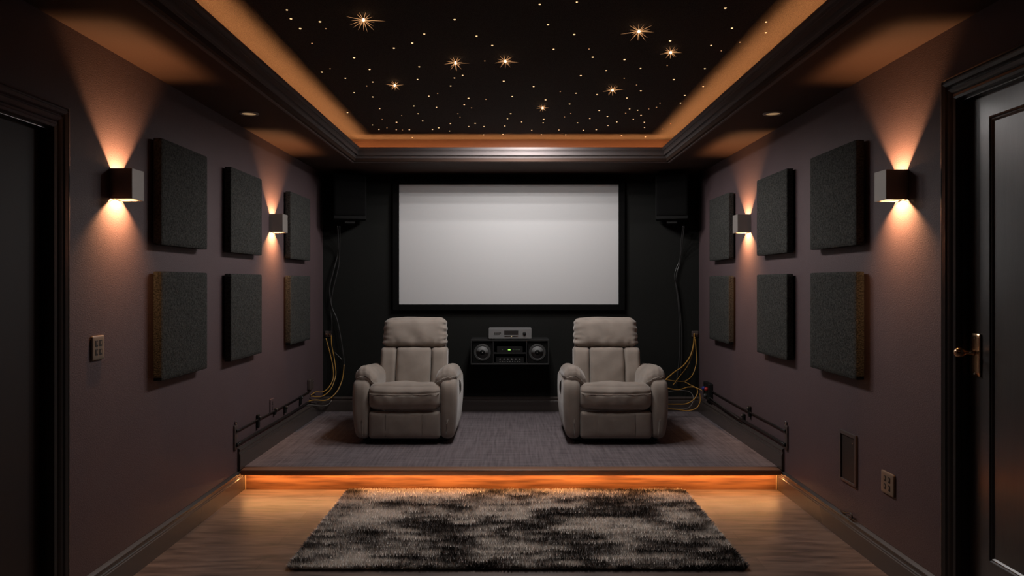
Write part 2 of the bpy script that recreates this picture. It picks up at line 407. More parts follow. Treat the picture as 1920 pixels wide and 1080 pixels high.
# ------------------------------------------------------------------ platform
pl = MB().box(-HX+.001, HX-.001, PY+.10, YB-.001, 0, PZ-.004).build('platform', M['blackcab'])
tag(pl, 'low carpeted platform with glowing oak riser below the far wall', 'platform')
MB().box(-HX+.02, HX-.02, PY+.085, YB-.02, PZ-.004, PZ+.0022).build('carpet', M['carpet'], pl)
ns = MB().soft(-HX+.022, HX-.022, PY, PY+.10, PZ-.040, PZ+.002, .010, 10).build('nosing', M['nosing'], pl, smooth=True)
MB().box(-HX+.022, HX-.022, PY+.09, PY+.10, 0, PZ-.040).build('riser_board', M['riser'], pl)
for s in (-1, 1):
    MB().box(s*(HX-.022), s*(HX-.030), PY+.086, PY+.0895, 0, PZ-.041).build('end_strip', M['ochrewood'], pl)
MB().box(-HX+.03, HX-.03, PY+.036, PY+.046, PZ-.044, PZ-.0402).build('light_strip', M['led2'], pl)

# ------------------------------------------------------------------ rug
RX0, RX1, RY0, RY1 = -1.13, 1.20, 3.63, 4.985
rug = MB().soft(RX0, RX1, RY0, RY1, .0, .014, .006, 8).build('area_rug', M['rug'], smooth=True)
tag(rug, 'mottled charcoal and greige shaggy rug on the floor before the platform', 'rug')
rv = []; rf = []
def blade(x, y, h, lx, ly, w, a):
    ca, sa = math.cos(a)*w, math.sin(a)*w; i = len(rv)
    rv.extend([(x-ca, y-sa, .010), (x+ca, y+sa, .010), (x+ca*.7+lx*.5, y+sa*.7+ly*.5, .010+h*.6), (x-ca*.7+lx*.5, y-sa*.7+ly*.5, .010+h*.6), (x+lx, y+ly, .010+h)])
    rf.append((i, i+1, i+2, i+3)); rf.append((i+3, i+2, i+4))
step = .0068
ny = int((RY1-RY0)/step); nx = int((RX1-RX0)/step)
for j in range(ny):
    for i in range(nx):
        x = RX0 + (i+random.random())*step; y = RY0 + (j+random.random())*step
        blade(x, y, .015+random.random()*.012, random.uniform(-.007, .007), random.uniform(-.009, .004), .0022, random.uniform(0, PI))
def fringe(x, y, ox, oy):
    blade(x, y, .004+random.random()*.018, ox*random.uniform(.008, .024)+random.uniform(-.004, .004), oy*random.uniform(.008, .026)+random.uniform(-.004, .004), .0026, random.uniform(0, PI))
for k in range(2600):
    fringe(random.uniform(RX0, RX1), RY0+random.random()*.012, 0, -1)
    fringe(random.uniform(RX0, RX1), RY1-random.random()*.012-.012, 0, .3)
for k in range(1700):
    fringe(RX0+random.random()*.012, random.uniform(RY0, RY1-.02), -1, 0); fringe(RX1-random.random()*.012, random.uniform(RY0, RY1-.02), 1, 0)
pile = MB(); pile.v = rv; pile.f = rf
tag(pile.build('pile', M['rug'], rug), kind='stuff')

# ------------------------------------------------------------------ projection screen
scr = empty('projection_screen', (0, YB, 1.21), 'white projection screen in a wide black frame on the far wall', 'projection screen')
def P(m, *a, **k):
    """child in world coordinates of an unrotated empty"""
    par = a[2]; o = m.build(*a, **k); o.location = Vector(o.location) - par.location; return o
sw_, yf = 2.204/2, YB-.045
cx = (954-958)/F*7.17
MBx = MB().box(cx-sw_, cx+sw_, YB-.038, YB-.030, 1.242, 2.446); P(MBx, 'screen_surface', M['screen'], scr)
for a in ((cx-sw_-.062, cx-sw_, 1.182, 2.51), (cx+sw_, cx+sw_+.062, 1.182, 2.51)):
    P(MB().box(a[0], a[1], YB-.06, YB-.002, a[2], a[3]), 'frame_side', M['velvet'], scr, bevel=.004)
P(MB().box(cx-sw_, cx+sw_, YB-.06, YB-.002, 1.182, 1.242), 'frame_bottom', M['velvet'], scr, bevel=.004)
P(MB().box(cx-sw_, cx+sw_, YB-.06, YB-.002, 2.446, 2.51), 'frame_top', M['velvet'], scr, bevel=.004)

# ------------------------------------------------------------------ acoustic panels
def acoustic(sx, y0, y1, z0, z1, label):
    m = MB().soft(min(sx*1.84, sx*1.886), max(sx*1.84, sx*1.886), y0, y1, z0, z1, .006, 12)
    o = m.build('acoustic_panel', M['panel'], smooth=True, loc=(sx*1.9, (y0+y1)/2, z0))
    b = MB().box(sx*1.886, sx*1.8995, y0+.05, y1-.05, z0+.05, z1-.05).build('mounting_frame', M['black'], o)
    b.location = -Vector(o.location)
    return tag(o, label, 'acoustic panel', 'felt panels on the left wall' if sx < 0 else 'felt panels on the right wall')
where = {-1: ['beside the near sconce', 'between the two sconces', 'beyond the far sconce'], 1: ['beside the sconce near the door', 'between the two sconces', 'beyond the far sconce']}
for sx, spans in ((-1, [(3.764, 4.335), (4.70, 5.285), (5.97, 6.557)]), (1, [(3.81, 4.40), (4.77, 5.355), (6.04, 6.63)])):
    side = 'left' if sx < 0 else 'right'
    for i, (a, b) in enumerate(spans):
        acoustic(sx, a, b, 1.66, 2.224, 'square charcoal felt panel, upper row of the %s wall, %s' % (side, where[sx][i]))
        acoustic(sx, a, b, .94, 1.52, 'square charcoal felt panel, lower row of the %s wall, %s' % (side, ['nearest the camera', 'middle of the row', 'nearest the far wall'][i]))

# ------------------------------------------------------------------ sconces
SW = (1.0, 0.49, 0.215)
def spot(name, loc, rot, e, ang, blend, col, r, parent=None):
    l = bpy.data.lights.new(name, 'SPOT'); l.energy = e; l.color = col; l.spot_size = math.radians(ang); l.spot_blend = blend; l.shadow_soft_size = r
    o = bpy.data.objects.new(name, l); C.objects.link(o); o.location = loc; o.rotation_euler = rot
    if parent: o.parent = parent
    return o
def sconce(sx, y0, label, w=.110):
    z0, z1 = 1.858, 2.002; r = empty('wall_sconce', (sx*HX, y0+w/2, z0), label, 'wall light', 'box sconces on the side walls')
    t = .004; b = MB()
    xo = -sx*.105  # local x of the outer face
    def bb(x0, x1, ya, yb, za=0, zb=z1-z0): b.box(x0, x1, ya, yb, za, zb)
    h = w/2
    bb(xo, 0, -h, -h+t); bb(xo, 0, h-t, h); bb(xo, xo+sx*t, -h+t, h-t)
    b.build('housing', M['sconce'], r, bevel=.0006)
    MB().box(-sx*.004, -sx*.0005, -h+t, h-t, .002, z1-z0-.002).build('back_plate', M['sconce_in'], r)
    zc = .056
    MB().box(xo+sx*.006, -sx*.048, -.022, .022, zc-.006, zc+.010).build('lamp_holder', M['chrome'], r)
    MB().box(xo+sx*.040, -sx*.004, -.004, .004, zc-.004, zc+.004).build('arm', M['chrome'], r)
    # glowing lens set just inside the lower rim, a narrow ring that leaves the opening free
    ring_ = MB(); seg = 40; v = []
    for rr in (.049, .042):
        for k in range(seg):
            a = 2*PI*k/seg; v.append((-sx*.0525+rr*math.cos(a)*.98, rr*math.sin(a), .002 if rr > .045 else .009))
    ring_.add(v, [(k, (k+1) % seg, seg+(k+1) % seg, seg+k) for k in range(seg)])
    ring_.build('lens_rim', M['bulb'], r)
    spot('sconce_lamp_up', (-sx*.078, 0, zc+.022), (0, PI+sx*math.radians(16), 0), 33, 116, .85, SW, .009, r)
    spot('sconce_lamp_down', (-sx*.078, 0, zc-.014), (0, -sx*math.radians(39), 0), 42, 122, 1.0, SW, .009, r)
    return r
sconce(-1, 3.386, 'small nickel box sconce on the left wall near the doorway, glowing up and down')
sconce(-1, 5.62, 'small nickel box sconce on the left wall between far felt panels', .125)
sconce(1, 3.42, 'small nickel box sconce on the right wall beside the black door')
sconce(1, 5.66, 'small nickel box sconce on the right wall between far felt panels', .125)

# recessed downlights in the soffit
for sx, lab in ((-1, 'recessed round downlight in the soffit over the left wall'), (1, 'recessed round downlight in the soffit over the right wall')):
    r = empty('downlight', (sx*1.70, 4.64, SOF), lab, 'ceiling light', 'recessed downlights in the soffits')
    MB().lathe([(.046, -.0005), (.060, -.0005), (.062, -.003), (.058, -.007), (.048, -.009), (.044, -.006), (.044, -.001)], (0, 0, 0), 'Z', 40).build('trim_ring', M['silver'], r, smooth=True) if False else None
    ringm = MB(); pr = [(.044, -.0005), (.044, -.006), (.048, -.009), (.058, -.007), (.062, -.003), (.062, -.0005)]; seg = 40; v = []
    for rr, h in pr:
        for k in range(seg): a = 2*PI*k/seg; v.append((rr*math.cos(a), rr*math.sin(a), h))
    ringm.add(v, [(i*seg+k, i*seg+(k+1) % seg, (i+1)*seg+(k+1) % seg, (i+1)*seg+k) for i in range(len(pr)-1) for k in range(seg)])
    ringm.build('trim_ring', M['sconce'], r, smooth=True)
    MB().lathe([(.043, -.0006), (.043, -.003), (.001, -.0045)], (0, 0, 0), 'Z', 32).build('lens', M['softlens'], r, smooth=True)

# ------------------------------------------------------------------ star ceiling
def ceil_pt(cxx, cyy):
    x = 480+cxx/2; y = cyy/2; Y = F*(CEI-EYE)/(530-y); return at(x, y, Y)
small = [(116,37),(131,70),(166,107),(240,81),(262,107),(210,162),(368,216),(247,270),(278,257),(335,293),(426,260),(438,307),(415,322),(368,347),(438,363),(343,422),(464,407),(437,468),(461,485),(473,447),(491,479),(527,458),(526,486),(592,397),(608,426),(546,433),(549,487),(575,486),(586,515),(625,453),(648,360),(677,402),(681,350),(606,297),(612,250),(517,180),(586,161),(631,127),(745,73),(827,135),(886,170),(858,228),(775,282),(744,292),(730,322),(797,368),(781,392),(808,404),(757,426),(765,439),(729,463),(726,491),(798,474),(822,462),(855,474),(853,505),(862,372),(929,304),(961,361),(955,426),(943,445),(933,472),(926,503),(996,457),(1041,324),(1086,374),(1079,447),(1077,460),(1034,488),(1070,504),(1136,487),(1161,505),(1157,438),(1176,390),(1180,425),(1200,349),(1218,283),(1263,214),(1116,184),(1095,92),(1064,16),(1203,7),(1193,129),(1249,183),(1141,343),(1206,460),(1228,488),(1252,444),(1276,486),(1287,414),(1279,354),(1313,264),(1382,223),(1442,256),(1318,436),(1320,470),(1353,457),(1371,508),(1391,367),(1401,408),(1386,424),(1415,447),(1431,413),(1443,340),(1444,432),(1456,458),(1457,478),(1427,318),(1381,293),(1460,513),(1502,402),(1515,386),(1473,408),(1525,483),(1555,463),(1553,153),(1567,298),(1542,245),(1592,386),(1608,357),(1677,324),(1683,257),(1707,170),(1760,30),(1785,105),(1815,158),(1745,190),(662,485),(685,479),(1913,82),(1912,122)]
dimset = {(262,107),(210,162),(278,257),(415,322),(681,350),(858,228),(862,372),(808,404),(757,426),(765,439),(1141,343),(1180,425),(1427,318),(1381,293),(1502,402),(1515,386),(1473,408),(1542,245),(1815,158),(1745,190),(1249,183),(473,447),(491,479),(546,433),(549,487),(1525,483),(1555,463),(1157,438),(1386,424)}
def dome(r):
    return MB().lathe([(r, -.0002), (r*.92, -.0015), (r*.6, -.003), (r*.05, -.0036)], (0, 0, 0), 'Z', 12)
proto = dome(.0062).build('star_light', M['star'], smooth=True)
protod = dome(.0045).build('star_light', M['stardim'], smooth=True)
LS = 'small round pinprick star light set in the black ceiling'
LD = 'faint dim pinprick star light set in the black ceiling'
for i, (a, b) in enumerate(small):
    dm = (a, b) in dimset; src = protod if dm else proto
    if (i == 0): o = src
    elif dm and not protod.get('label'): o = src
    else: o = src.copy(); C.objects.link(o)
    p = ceil_pt(a, b); o.location = (p.x, p.y, CEI)
    k = random.uniform(.8, 1.15) * (1.0 if p.y < 5 else 1.05); o.scale = (k, k, 1)
    tag(o, LD if dm else LS, 'star light', 'faint pinprick stars' if dm else 'pinprick stars in the ceiling')
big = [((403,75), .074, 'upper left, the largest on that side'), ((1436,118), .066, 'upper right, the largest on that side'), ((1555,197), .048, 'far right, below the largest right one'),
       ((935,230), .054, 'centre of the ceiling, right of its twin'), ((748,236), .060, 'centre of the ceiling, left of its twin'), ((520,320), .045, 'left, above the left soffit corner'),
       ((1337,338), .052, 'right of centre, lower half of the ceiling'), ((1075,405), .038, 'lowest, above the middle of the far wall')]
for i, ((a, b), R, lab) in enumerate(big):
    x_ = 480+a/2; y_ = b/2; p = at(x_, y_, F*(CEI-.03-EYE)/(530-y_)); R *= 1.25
    r = empty('flare_star', (p.x, p.y, CEI), 'large ceiling star with lens flare modelled as fine rays, ' + lab, 'star light', 'ceiling stars with modelled flare')
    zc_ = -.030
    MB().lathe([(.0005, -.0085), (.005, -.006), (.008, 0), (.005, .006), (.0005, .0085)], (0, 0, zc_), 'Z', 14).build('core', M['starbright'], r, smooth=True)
    MB().lathe([(.0012, zc_+.008), (.0012, -.0002)], (0, 0, 0), 'Z', 8).build('stem', M['brass'], r)  # added stem, hangs the core clear for the flare spikes
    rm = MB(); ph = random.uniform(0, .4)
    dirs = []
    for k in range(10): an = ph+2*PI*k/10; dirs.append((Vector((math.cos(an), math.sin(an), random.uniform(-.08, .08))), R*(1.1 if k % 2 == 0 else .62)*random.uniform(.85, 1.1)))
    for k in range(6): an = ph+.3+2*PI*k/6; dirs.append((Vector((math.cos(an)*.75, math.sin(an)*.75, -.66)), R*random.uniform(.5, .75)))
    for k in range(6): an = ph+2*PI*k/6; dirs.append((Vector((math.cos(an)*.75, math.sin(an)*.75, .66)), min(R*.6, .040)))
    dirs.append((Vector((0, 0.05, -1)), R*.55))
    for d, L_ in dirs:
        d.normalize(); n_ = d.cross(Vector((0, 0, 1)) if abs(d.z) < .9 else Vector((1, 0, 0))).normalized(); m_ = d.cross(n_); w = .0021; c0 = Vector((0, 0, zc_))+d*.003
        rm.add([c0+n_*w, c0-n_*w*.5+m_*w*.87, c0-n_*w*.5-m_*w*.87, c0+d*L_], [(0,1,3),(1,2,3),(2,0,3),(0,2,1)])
    rm.build('rays', M['flareray'], r)  # lens flare of the star, built as glowing spikes
# added lamps at star positions, standing in for an unseen white ceiling light
lamps = [(1075,405), (961,361), (929,304), (943,445), (1041,324), (996,457), (1079,447), (933,472), (1034,488)]
for (a, b) in lamps:
    p = ceil_pt(a, b)
    spot('added_ceiling_lamp', (p.x, p.y, CEI-.010), (math.radians(6), 0, 0), 14.5, 174, .40, (1.0, .955, .93), .009)

# ------------------------------------------------------------------ recliners
def wob(p, s, a, seed=0): 
    return noise.noise(Vector((p.x*s+seed, p.y*s, p.z*s)))*a
def recliner(cx, cy, side, label):
    """side: +1 puts the release lever on the +x face"""
    r = empty('recliner', (cx, cy, PZ+.0026), label, 'armchair', 'recliners on the platform')
    u_ = M['uph']
    def S(name, *a, n=18, fn=None, m=u_): return MB().soft(*a, n=n, fn=fn).build(name, m, r, smooth=True)
    S('base', -.345, .345, -.34, .34, .016, .075, .008, n=4, m=M['black'])
    for fx in (-.31, .31):
        for fy in (-.34, .33): MB().lathe([(.026, 0), (.028, .004), (.024, .018)], (fx, fy, 0), 'Z', 20).build('foot', M['black'], r, smooth=True)
    for s in (-1, 1):
        def arm(p, u, s=s):
            x = p.x
            t = (p.z-.04)/.49
            x += s*(-.022*(1-t)**2) if (x*s > .35) else 0
            x += s*.010*math.sin(PI*max(0, min(1, t)))*(1 if x*s > .35 else 0)
            y = p.y - .014*math.sin(PI*max(0, min(1, t)))*(1 if u.y < 0 else 0)
            if u.y < 0: y += .035*(max(0, t-.75)/.25)**2*(-u.y)
            z = p.z + wob(p, 9, .003)
            return Vector((x, y, z))
        S('arm_body', *(sorted((s*.283, s*.418))), -.405, .36, .040, .525, .052, fn=arm)
        def pad(p, u, s=s):
            # section drops toward the seat, front end rolls down
            q = (abs(p.x)-.232)/.18            # 0 inside .. 1 outside
            z = p.z - .060*max(0, .55-q)**1.3/(.55**1.3)*(1 if u.z < .4 else .75)
            z += -.050*max(0, -u.y-.35)**2 * (1.2 if u.z > 0 else .2)
            z += .012*math.sin(PI*max(0, min(1, q)))*(1 if u.z > 0 else .3)
            z -= .045*max(0, (p.y+.25)/.5)
            x = p.x + wob(p, 14, .006, 3)
            if u.y < -.2: z += .0035*math.sin(p.x*150)*(-u.y)
            return Vector((x, p.y+wob(p, 12, .006, 8), z+wob(p, 10, .008, 5)))
        S('arm_pad', *(sorted((s*.232, s*.412))), -.37, .27, .475, .612, .062, fn=pad, n=26)
    def seat(p, u):
        y = p.y
        if u.y < 0: y -= .030*(1-u.z*u.z)*(-u.y)*(1-.4*abs(u.x)**4)
        z = p.z + (.018*(1-u.x**2)*(1-u.y**2) if u.z > 0 else -.006*(1-u.x**2))
        z -= .075*max(0, (p.y+.32)/.5)*(u.z+1)/2
        if u.y < -.5:
            g = abs(z-.405-.010*u.x*u.x); y += .007*math.exp(-(g/.010)**2)
            y += .003*math.sin(p.x*60+noise.noise(p*6)*5)*(1 - abs(u.z))
        return Vector((p.x, y+wob(p, 8, .010), z+wob(p, 7, .012, 4)))
    S('seat_cushion', -.289, .289, -.415, .20, .270, .480, .062, fn=seat, n=34)
    def sp(x, z):   # approximate front of the seat cushion
        uz = (z-.375)/.105; return -.415 - .030*(1-uz*uz) - .0005
    MB().tube([(x, sp(x, .405)+.0015+(.034 if abs(x) > .27 else 0), .402+.012*(x/.29)**2) for x in (-.278, -.255, -.2, -.1, 0, .1, .2, .255, .278)], .0030, 6).build('seam', M['thread'], r, smooth=True)
    def foot(p, u):
        y = p.y - (.016*(1-u.x**4)*(1-u.z**4) if u.y < 0 else 0)
        if u.y < 0:
            for sx_ in (-.148, .148): y += .006*math.exp(-((p.x-sx_)/.007)**2)
        z = p.z + (.006*abs(u.x)**2 if u.z > .5 else 0)
        return Vector((p.x, y+wob(p, 9, .004, 9), z))
    S('footrest', -.286, .286, -.415, -.345, .048, .262, .026, fn=foot, n=40)
    for sx_ in (-.148, .148):
        MB().tube([(sx_, -.4235, .068), (sx_, -.4285, .15), (sx_, -.4240, .245)], .0019, 6).build('seam', M['thread'] if side*sx_ > 0 else M['seamdark'], r, smooth=True)
    tilt = math.tan(math.radians(13))
    def lean(p): return Vector((p.x, p.y + (p.z-.45)*tilt, p.z))
    def mk(bulge, puck=0, seed=0, taper=0):
        def f(p, u):
            y = p.y - (bulge*(1-u.x**4)*(1-u.z**4) if u.y < 0 else 0)
            x = p.x
            if taper: x *= 1 + taper*(1-u.z)/2
            if puck:
                k = max(0, abs(u.x)-.62)/.38
                y += puck*math.sin(p.z*130+noise.noise(p*9)*3)*k*k
                x += -math.copysign(puck*.7, u.x)*math.sin(p.z*105+seed)*k*k
                z = p.z + (.012*(1-u.x**2) if u.z > .6 else 0)
                if u.z < -.3: y += .005*math.sin(p.x*75+noise.noise(p*7)*4)*(-u.z)
            else: z = p.z
            return lean(Vector((x, y+wob(p, 8, .012, seed), z+wob(p, 7, .005, seed+2))))
        return f
    S('back_shell', -.268, .268, .215, .315, .30, .975, .045, fn=mk(0), n=14)
    S('lumbar_cushion', -.150, .150, .085, .25, .36, .728, .024, fn=mk(.020, seed=1), n=22)
    for s in (-1, 1): S('side_bolster', *(sorted((s*.152, s*.292))), .090, .255, .36, .727, .030, fn=mk(.016, seed=3+s), n=18)
    S('headrest', -.277, .277, .095, .265, .722, .978, .060, fn=mk(.022, .006, 6, .03), n=40)
    # release handle in an oval recess
    X = side*.4215
    MB().soft(*(sorted((X-.006*side, X+.004*side))), -.17, -.10, .36, .48, .004, 8, fn=lambda p, u: Vector((p.x, -.135+(p.y+.135)*math.sqrt(max(.15, 1-(.85*u.z)**2)), p.z))).build('lever_recess', M['black'], r, smooth=True)
    MB().tube([(X+.004*side, -.13, .47), (X+.010*side, -.135, .445), (X+.010*side, -.14, .40), (X+.004*side, -.14, .375)], .005, 8).build('release_lever', M['chrome'], r, smooth=True)
    return r
recliner(-.853, 6.125, 1, 'greige upholstered recliner on the left side of the platform')
recliner(.843, 6.125, -1, 'greige upholstered recliner on the right side of the platform')

# ------------------------------------------------------------------ media cabinet
cabx = (956-958)/F*6.88; W2 = .378; cy0 = 6.88; zt = EYE-(637-530)*cy0/F; zb = EYE-(684-530)*cy0/F
cab = empty('media_cabinet', (cabx, YB, zb), 'black open media cabinet mounted on the far wall between the recliners', 'cabinet')
t = .014
def Pc(m, name, mt, **k): return P(m, name, mt, cab, **k)
Pc(MB().box(cabx-W2, cabx+W2, cy0, YB-.001, zt-t, zt), 'top_board', M['blackcab'], bevel=.002)
Pc(MB().box(cabx-W2, cabx+W2, cy0, YB-.001, zb, zb+t), 'bottom_board', M['blackcab'], bevel=.002)
for s in (-1, 1):
    Pc(MB().box(cabx+s*(W2-t), cabx+s*W2, cy0, YB-.001, zb+t, zt-t), 'side_board', M['blackcab'], bevel=.001)
    Pc(MB().box(cabx+s*.156, cabx+s*.166, cy0+.004, YB-.02, zb+t, zt-t), 'divider', M['blackcab'], bevel=.001)
Pc(MB().box(cabx-W2+t, cabx+W2-t, YB-.012, YB-.001, zb+t, zt-t), 'back_board', M['black'])
zs = (zb+zt)/2-.012
Pc(MB().box(cabx-.155, cabx+.155, cy0+.010, YB-.02, zs-.005, zs+.005), 'shelf', M['blackcab'], bevel=.001)
for s, lab in ((-1, 'black cube speaker with grey cone in the left bay of the media cabinet'), (1, 'black cube speaker with grey cone in the right bay of the media cabinet')):
    xc = cabx+s*.265; hw = .092; z0 = zb+t+.0005; z1 = zt-t-.006
    sp_ = empty('bookshelf_speaker', (xc, cy0+.1, z0), lab, 'speaker', 'speakers inside the media cabinet')
    P(MB().box(xc-hw, xc+hw, cy0+.020, cy0+.22, z0, z1), 'enclosure', M['speaker'], sp_, bevel=.003)
    zc = (z0+z1)/2; yy = cy0+.020
    P(MB().lathe([(.082, 0), (.082, -.004), (.078, -.006), (.074, -.003), (.070, -.007), (.064, -.007), (.060, -.002), (.058, 0)], (xc, yy, zc), 'Y', 40), 'surround', M['rubber'], sp_, smooth=True)
    P(MB().lathe([(.060, -.0045), (.040, -.0030), (.028, -.0025), (.022, -.0024)], (xc, yy, zc), 'Y', 40), 'cone', M['cone'], sp_, smooth=True)
    P(MB().lathe([(.026, -.003), (.022, -.008), (.012, -.012), (.001, -.013)], (xc, yy, zc), 'Y', 32), 'cap', M['speaker'], sp_, smooth=True)
    P(MB().lathe([(.005, -.012), (.004, -.0145), (.0005, -.015)], (xc, yy, zc), 'Y', 16), 'centre_stud', M['chrome'], sp_, smooth=True)
# two boxes on the shelves
def device(name, x0, x1, y, d, z0, z1, label, cat, face, body):
    e = empty(name, ((x0+x1)/2, y+d/2, z0), label, cat)
    P(MB().box(x0, x1, y, y+d, z0, z1), 'case', body, e, bevel=.002)
    return e
zs1 = zs+.0052
rc = device('media_player', cabx-.125, cabx+.125, cy0+.03, .22, zs1, zs1+.060, 'black media player with a green display on the upper shelf', 'media player', None, M['black'])
P(MB().box(cabx-.018, cabx+.006, cy0+.0285, cy0+.0305, zs1+.022, zs1+.034), 'display', M['green'], rc)
for k, x in enumerate((-.075, .03, .045, .060, .075, .088)):
    P(MB().box(cabx+x, cabx+x+.007, cy0+.0288, cy0+.0305, zs1+.026, zs1+.031), 'indicator', M['greendim'], rc)
z2 = zb+t+.0005
rd = device('control_unit', cabx-.135, cabx+.135, cy0+.03, .22, z2, z2+.058, 'black control unit with small knobs and buttons on the lower shelf', 'control unit', None, M['black'])
for k in range(6):
    P(MB().lathe([(.007, 0), (.007, -.006), (.005, -.008), (.001, -.008)], (cabx-.095+k*.038, cy0+.031, z2+.036), 'Y', 16), 'knob', M['silver'], rd, smooth=True)
for k in range(9):
    P(MB().box(cabx-.10+k*.024, cabx-.10+k*.024+.010, cy0+.0285, cy0+.0305, z2+.012, z2+.017), 'button', M['silver'], rd)
# silver amplifier on top
ax = (956.5-958)/F*6.9; aw = .207; ay = 6.90; az = zt+.0075
amp = empty('amplifier', (ax, ay+.12, zt), 'silver amplifier with dark display standing on top of the media cabinet', 'amplifier')
P(MB().soft(ax-aw, ax+aw, ay, ay+.25, az, az+.098, .003, 6), 'case', M['silver'], amp, smooth=False, bevel=0)
for sx_ in (-1, 1):
    for yy in (.03, .22): P(MB().lathe([(.014, -.0075), (.014, 0), (.012, .001)], (ax+sx_*.17, ay+yy, az), 'Z', 16), 'foot', M['black'], amp, smooth=True)
P(MB().box(ax-.058, ax+.078, ay-.0015, ay+.001, az+.038, az+.079), 'display', M['slot'], amp)
P(MB().box(ax-.055, ax+.075, ay-.0022, ay-.0006, az+.020, az+.026), 'button_strip', M['chrome'], amp)
P(MB().box(ax+.010, ax+.018, ay-.003, ay-.001, az+.019, az+.028), 'power_light', M['amberdim'], amp)
P(MB().lathe([(.016, .001), (.016, -.010), (.013, -.013), (.001, -.013)], (ax+.138, ay, az+.050), 'Y', 28), 'volume_knob', M['black'], amp, smooth=True)
random.seed(5)
for k in range(11):
    x = ax-.152+(k % 6)*.011; z = az+.052-(k//6)*.013
    P(MB().box(x, x+.007, ay-.003, ay+.001, z, z+.009), 'button', M['slot'], amp)

# ------------------------------------------------------------------ wall speakers
def wall_speaker(sx, label):
    cxx = sx*1.585; r = empty('wall_speaker', (cxx, 7.03, 2.075), label, 'speaker', 'speakers high on the far wall', rz=sx*math.radians(-14))
    MB().box(-.155, .155, -.12, .10, 0, .435).build('enclosure', M['speaker'], r, bevel=.006)
    MB().soft(-.148, .148, -.130, -.121, .035, .425, .004, 8).build('grille', M['velvet'], r, smooth=True)
    b = MB().box(-.05, .05, -.06, .08, -.035, -.001).build('bracket_foot', M['black'], r, bevel=.003)
    MB().box(-.03, .03, .10, .150, .10, .32).build('wall_bracket', M['black'], r)
    return r
wall_speaker(-1, 'black speaker high on the far wall, left of the screen'); wall_speaker(1, 'black speaker high on the far wall, right of the screen')

# ------------------------------------------------------------------ cables
def cable(pts, rad, m, label, group=None, name='cable', cat='cable'):
    mb = MB().tube(pts, rad, 8, 8); p0 = pts[0]
    return tag(mb.build(name, m, smooth=True, loc=tuple(p0)), label, cat, group)
yb = 7.19
cable([at(637,424,7.0), at(637,455,7.14), at(636,490,yb), at(632,512,yb), at(624,545,yb), at(620,575,yb), at(622,602,yb), at(622,626,yb)], .0055, M['blackcable'], 'long black lead hanging from the left wall speaker to the corner jack', 'leads hanging from the wall speakers')
cable([at(633,424,7.0), at(634,470,yb-.012), at(626,505,yb-.012), at(618,540,yb-.012), at(622,575,yb-.014), at(632,600,yb-.012), at(640,640,yb-.012), at(645,680,yb-.01), at(643,705,yb-.012), at(636,728,yb-.05), at(626,741,7.05), at(612,749,6.95), at(590,750,6.8), at(573,756,6.6)], .0065, M['blackcable'], 'thick black lead curving down the corner beside the left recliner', 'leads hanging from the wall speakers')
cable([at(628,661,yb), at(635,668,yb-.01), at(641,674,yb-.012)], .003, M['greycable'], 'short grey jumper wire joining leads behind the left recliner')
cable([at(611,634,yb), at(615,648,yb), at(621,672,yb), at(625,695,yb-.02), at(624,712,yb-.05), at(615,728,7.06), at(604,735,6.98), at(592,735,6.88), at(583,741,6.75)], .0042, M['yellow'], 'thin yellow cable from the left corner jack, nearest the side wall', 'yellow cables in the left corner')
cable([at(621,629,yb), at(622,648,yb), at(626,668,yb), at(629,690,yb-.02), at(629,706,yb-.04), at(621,728,7.06), at(608,741,6.96), at(594,744,6.85), at(583,743,6.72)], .0042, M['yellow'], 'thin yellow cable from the left corner jack, the longer inner one', 'yellow cables in the left corner')
cable([at(645,684,yb-.03), at(642,710,yb-.03), at(633,732,7.08), at(620,746,7.0), at(608,751,6.9), at(592,750,6.8), at(580,752,6.68), at(572,757,6.6)], .0045, M['yellow'], 'yellow cable sweeping low and wide in the left corner', 'yellow cables in the left corner')
cable([at(622,750,7.05), at(616,758,7.0), at(605,761,6.92), at(592,760,6.84), at(582,759,6.74), at(574,760,6.62)], .0040, M['greycable'], 'grey cable lying lowest in the left corner above the carpet')
# right corner
cable([at(1281,424,7.02), at(1277,455,7.14), at(1275,490,yb), at(1269,512,yb), at(1267,530,yb), at(1271,560,yb), at(1274,600,yb), at(1275,650,yb), at(1272,690,yb), at(1268,720,yb)], .0060, M['blackcable'], 'long black lead hanging from the right wall speaker behind the recliner', 'leads hanging from the wall speakers')
cable([at(1283,424,7.02), at(1276,480,yb-.014), at(1265,515,yb-.012), at(1270,545,yb-.014), at(1277,600,yb-.012), at(1278,660,yb-.01), at(1276,700,yb-.01)], .0040, M['blackcable'], 'thinner black lead twisted beside the one from the right wall speaker', 'leads hanging from the wall speakers')
G = 'yellow cables in the right corner'
cable([at(1302,625,yb), at(1300,648,yb), at(1294,668,yb-.02), at(1281,686,7.1), at(1264,698,7.0), at(1248,712,6.9)], .0060, M['yellow'], 'thick yellow cable falling from the right corner jack toward the recliner', G)
cable([at(1303,632,yb), at(1299,660,yb), at(1290,685,yb-.03), at(1275,705,7.05), at(1262,722,6.95)], .0036, M['yellow'], 'thin yellow cable hanging straight behind the thick one, right corner', G)
cable([at(1304,636,yb), at(1305,655,yb), at(1306,678,yb-.02), at(1299,702,yb-.05), at(1286,714,7.05), at(1270,715,6.95), at(1248,712,6.85)], .0042, M['yellow'], 'yellow cable bowing outward from the right corner jack', G)
cable([at(1252,728,6.85), at(1272,731,6.9), at(1290,726,6.95), at(1305,727,6.95), at(1308,736,6.95), at(1302,748,6.92), at(1287,757,6.9), at(1268,758,6.88), at(1250,758,6.85)], .0050, M['yellow'], 'yellow cable looped twice beside the right recliner, middle height', G)
